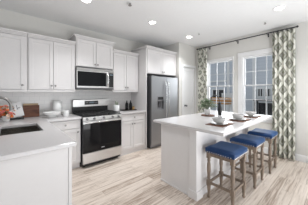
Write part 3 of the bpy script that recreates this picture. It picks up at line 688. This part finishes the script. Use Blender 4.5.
# ------------------------------------------------------------------ on the island
# place settings: one of each kind, then copies
pm = MB().box(-0.17, 0.17, -0.12, 0.12, 0, 0.006).build('placemat', 'placemat', None, 0.002)
pl = MB().lathe((0, 0, 0), [(0, 0), (0.06, 0), (0.065, 0.004), (0.112, 0.014), (0.114, 0.017), (0.108, 0.018), (0.06, 0.008), (0, 0.008)], 32).build('dinner_plate', 'plate', None, smooth=True)
bw = MB().lathe((0, 0, 0), [(0, 0), (0.032, 0), (0.034, 0.006), (0.066, 0.022), (0.086, 0.060), (0.089, 0.074), (0.085, 0.074), (0.078, 0.058), (0.050, 0.022), (0, 0.014)], 32).build('bowl', 'stone', None, smooth=True)
cu = thing('teacup', '', 'cup', (0, 0, 0))
MB().lathe((0, 0, 0), [(0, 0), (0.022, 0), (0.024, 0.004), (0.036, 0.035), (0.038, 0.052), (0.035, 0.052), (0.030, 0.02), (0, 0.010)], 24).build('cup_bowl', 'stone', cu, smooth=True)
MB().tube([(0.036, 0, 0.043), (0.052, 0, 0.040), (0.054, 0, 0.026), (0.032, 0, 0.016)], 0.004, 8).build('handle', 'ceramic', cu, smooth=True)
NM = ['nearest setting, by the island corner', 'middle setting on the island', 'farthest setting on the island']
for i, (x, y) in enumerate(((1.19, -2.58), (1.74, -2.61), (2.29, -2.61))):
    a, b, c_, d_ = (pm, pl, bw, cu) if i == 0 else (copy_tree(pm), copy_tree(pl), copy_tree(bw), copy_tree(cu))
    a.location = (x, y, 0.9158); b.location = (x-0.03, y, 0.9220); c_.location = (x-0.03, y, 0.9305); d_.location = (x+0.125, y+0.05, 0.9220)
    d_.rotation_euler = (0, 0, 0.6*i)
    tag(a, 'brown woven placemat under the '+NM[i], 'placemat', 'placemats on the island')
    tag(b, 'cream plate under the bowl of the '+NM[i], 'plate', 'plates on the island')
    tag(c_, 'white bowl on the plate of the '+NM[i], 'bowl', 'bowls on the island')
    tag(d_, 'small white cup beside the bowl of the '+NM[i], 'cup', 'cups on the island')
# plant on a round wooden board
tag(MB().cyl((1.81, -2.035, 0.9158), (1.81, -2.035, 0.930), 0.12, n=40).build('round_board', 'placemat', None, 0.003), 'round reddish wooden board under the island plant pot', 'serving board')
t = thing('potted_plant', 'bushy green plant in white pot on the island', 'plant', (1.815, -2.02, 0.9305)); c = Vector((1.815, -2.02, 0.9305))
MB().lathe(c, [(0, 0), (0.045, 0), (0.060, 0.09), (0.064, 0.105), (0.057, 0.105), (0.052, 0.09), (0, 0.088)]).build('pot', 'ceramic', t, smooth=True)
MB().cyl(c+Vector((0, 0, 0.0885)), c+Vector((0, 0, 0.093)), 0.050).build('soil', 'soil', t)
mb = MB(); mb2 = MB()
for k in range(430):
    a = random.uniform(0, 2*PI); el = random.uniform(-0.25, 1.4); r = random.uniform(0.05, 0.170)
    p = c+Vector((r*math.cos(a)*math.cos(el), r*math.sin(a)*math.cos(el), 0.155+r*0.85*math.sin(el)))
    Mx = Matrix.Translation(p) @ Matrix.Rotation(a, 4, 'Z') @ Matrix.Rotation(-el*0.6+random.uniform(-0.6, 0.6), 4, 'Y') @ Matrix.Rotation(random.uniform(-0.5, 0.5), 4, 'X') @ Matrix.Diagonal((0.020, 0.011, 0.0018, 1))
    bmesh.ops.create_uvsphere((mb if k % 2 else mb2).bm, u_segments=7, v_segments=4, radius=1, matrix=Mx)
for k in range(26):
    a = k*2.4; rr = 0.03+0.07*random.random(); mb2.tube([c+Vector((0.01*math.cos(a), 0.01*math.sin(a), 0.093)), c+Vector((rr*0.6*math.cos(a), rr*0.6*math.sin(a), 0.16)), c+Vector((rr*math.cos(a), rr*math.sin(a), 0.22))], 0.0018, 5)
mb.build('foliage', 'leaf', t); mb2.build('foliage', 'leaf2', t)
# black jug with a tall loop handle behind the plant
JP = (2.07, -2.135, 0.9158); t = thing('black_jug', 'black jug with tall looped handle beside the island plant', 'jug', JP); c = Vector(JP)
MB().lathe(c, [(0, 0), (0.032, 0), (0.036, 0.01), (0.038, 0.09), (0.032, 0.15), (0.022, 0.19), (0.030, 0.235), (0.027, 0.235), (0.018, 0.19), (0, 0.15)]).build('jug_body', 'black', t, smooth=True)
MB().tube([c+Vector((-0.068, 0.060, 0.265))+Vector((0.08*math.cos(a)*0.747, -0.08*math.cos(a)*0.665, 0.115*math.sin(a))) for a in [-0.75+i*(PI+1.0)/18 for i in range(19)]], 0.0075, 8).build('handle', 'black', t, smooth=True)

# ------------------------------------------------------------------ outside the windows
tag(MB().box(WX+0.5, 30, -16, 16, -0.6, -0.5).build('pavement', 'concrete'), 'pale pavement outside between the two houses', 'pavement', kind='structure')
t = thing('neighbouring_house', 'blue-grey sided house seen through both windows', 'building', (9.1, 0.0, -0.5))
MB().box(9.0, 14.0, -5.0, 6.0, -0.5, 7.5).build('siding', 'siding', t)
def ext_window(y0, y1, z0, z1, sash=True):
    mb = MB().box(8.96, 8.999, y0-0.08, y1+0.08, z0-0.08, z0).box(8.96, 8.999, y0-0.08, y1+0.08, z1, z1+0.08).box(8.96, 8.999, y0-0.08, y0, z0, z1).box(8.96, 8.999, y1, y1+0.08, z0, z1)
    mb.box(8.965, 8.995, (y0+y1)/2-0.03, (y0+y1)/2+0.03, z0, z1)
    w = mb.build('window', 'siding_trim', t)
    MB().box(8.985, 8.998, y0, y1, z0, z1).build('pane', 'dglass', w)
ext_window(1.10, 1.80, 0.95, 1.50)
ext_window(-1.35, -0.75, 1.15, 1.58)
ext_window(-1.55, -0.80, -0.4, 0.80)
for y, w_ in ((0.80, 0.14), (-0.60, 0.17), (3.2, 0.16)): MB().box(8.93, 8.999, y-w_/2, y+w_/2, -0.5, 5.0).build('corner_trim', 'siding_trim', t)
MB().box(8.93, 8.999, -5.0, 6.0, 3.75, 3.95).build('band_trim', 'siding_trim', t)
MB().box(8.93, 8.999, 0.84, 2.6, 2.0, 2.1).build('band_trim', 'siding_trim', t)
t = thing('porch_railing', 'white porch railing with balusters seen through the right window', 'railing', (8.6, -1.2, 0.6))
mb = MB().box(8.58, 8.64, -2.2, -0.72, 1.52, 1.58).box(8.58, 8.64, -2.2, -0.72, 1.02, 1.07)
mb.build('rail', 'siding_trim', t)
mb = MB()
for k in range(14): mb.box(8.595, 8.625, -2.15+k*0.105, -2.12+k*0.105, 1.07, 1.52)
mb.build('balusters', 'siding_trim', t)
for y in (-2.2, -0.75): MB().box(8.56, 8.66, y-0.05, y+0.05, -0.5, 1.62).build('post', 'siding_trim', t)
tag(MB().box(8.0, 8.5, -1.75, -0.85, 0.93, 1.00).box(8.02, 8.08, -1.72, -1.66, -0.5, 0.93).box(8.02, 8.08, -0.94, -0.88, -0.5, 0.93).box(8.42, 8.48, -1.72, -1.66, -0.5, 0.93).box(8.42, 8.48, -0.94, -0.88, -0.5, 0.93).build('patio_table', 'shade', None, 0.005), 'dark patio table outside the right window', 'table')
t = thing('white_gate', 'white slatted gate outside the left window', 'gate', (8.5, 0.5, -0.5))
mb = MB()
for k in range(10): mb.box(8.50, 8.53, 0.30+0.07*k, 0.36+0.07*k, -0.45, 1.30)
mb.build('slats', 'siding_trim', t); MB().box(8.531, 8.57, 0.30, 1.0, 1.1, 1.18).box(8.531, 8.57, 0.30, 1.0, 0.0, 0.08).build('rail', 'siding_trim', t)
t = thing('timber_bench', 'orange timber bench on white legs outside the left window', 'bench', (7.6, 0.9, -0.5))
mb = MB()
for k in range(3): mb.box(7.5+0.13*k, 7.62+0.13*k, 0.15, 1.75, 0.72, 0.77)
mb.build('seat_slats', 'timber', t)
mb = MB()
for k in range(2): mb.box(7.88, 7.92, 0.15, 1.75, 0.83+0.13*k, 0.93+0.13*k)
mb.build('backrest', 'timber', t)
for y in (0.2, 1.65):
    MB().box(7.52, 7.58, y, y+0.06, -0.5, 0.72).build('leg', 'siding_trim', t); MB().box(7.92, 7.97, y, y+0.06, -0.5, 1.05).build('leg', 'siding_trim', t)
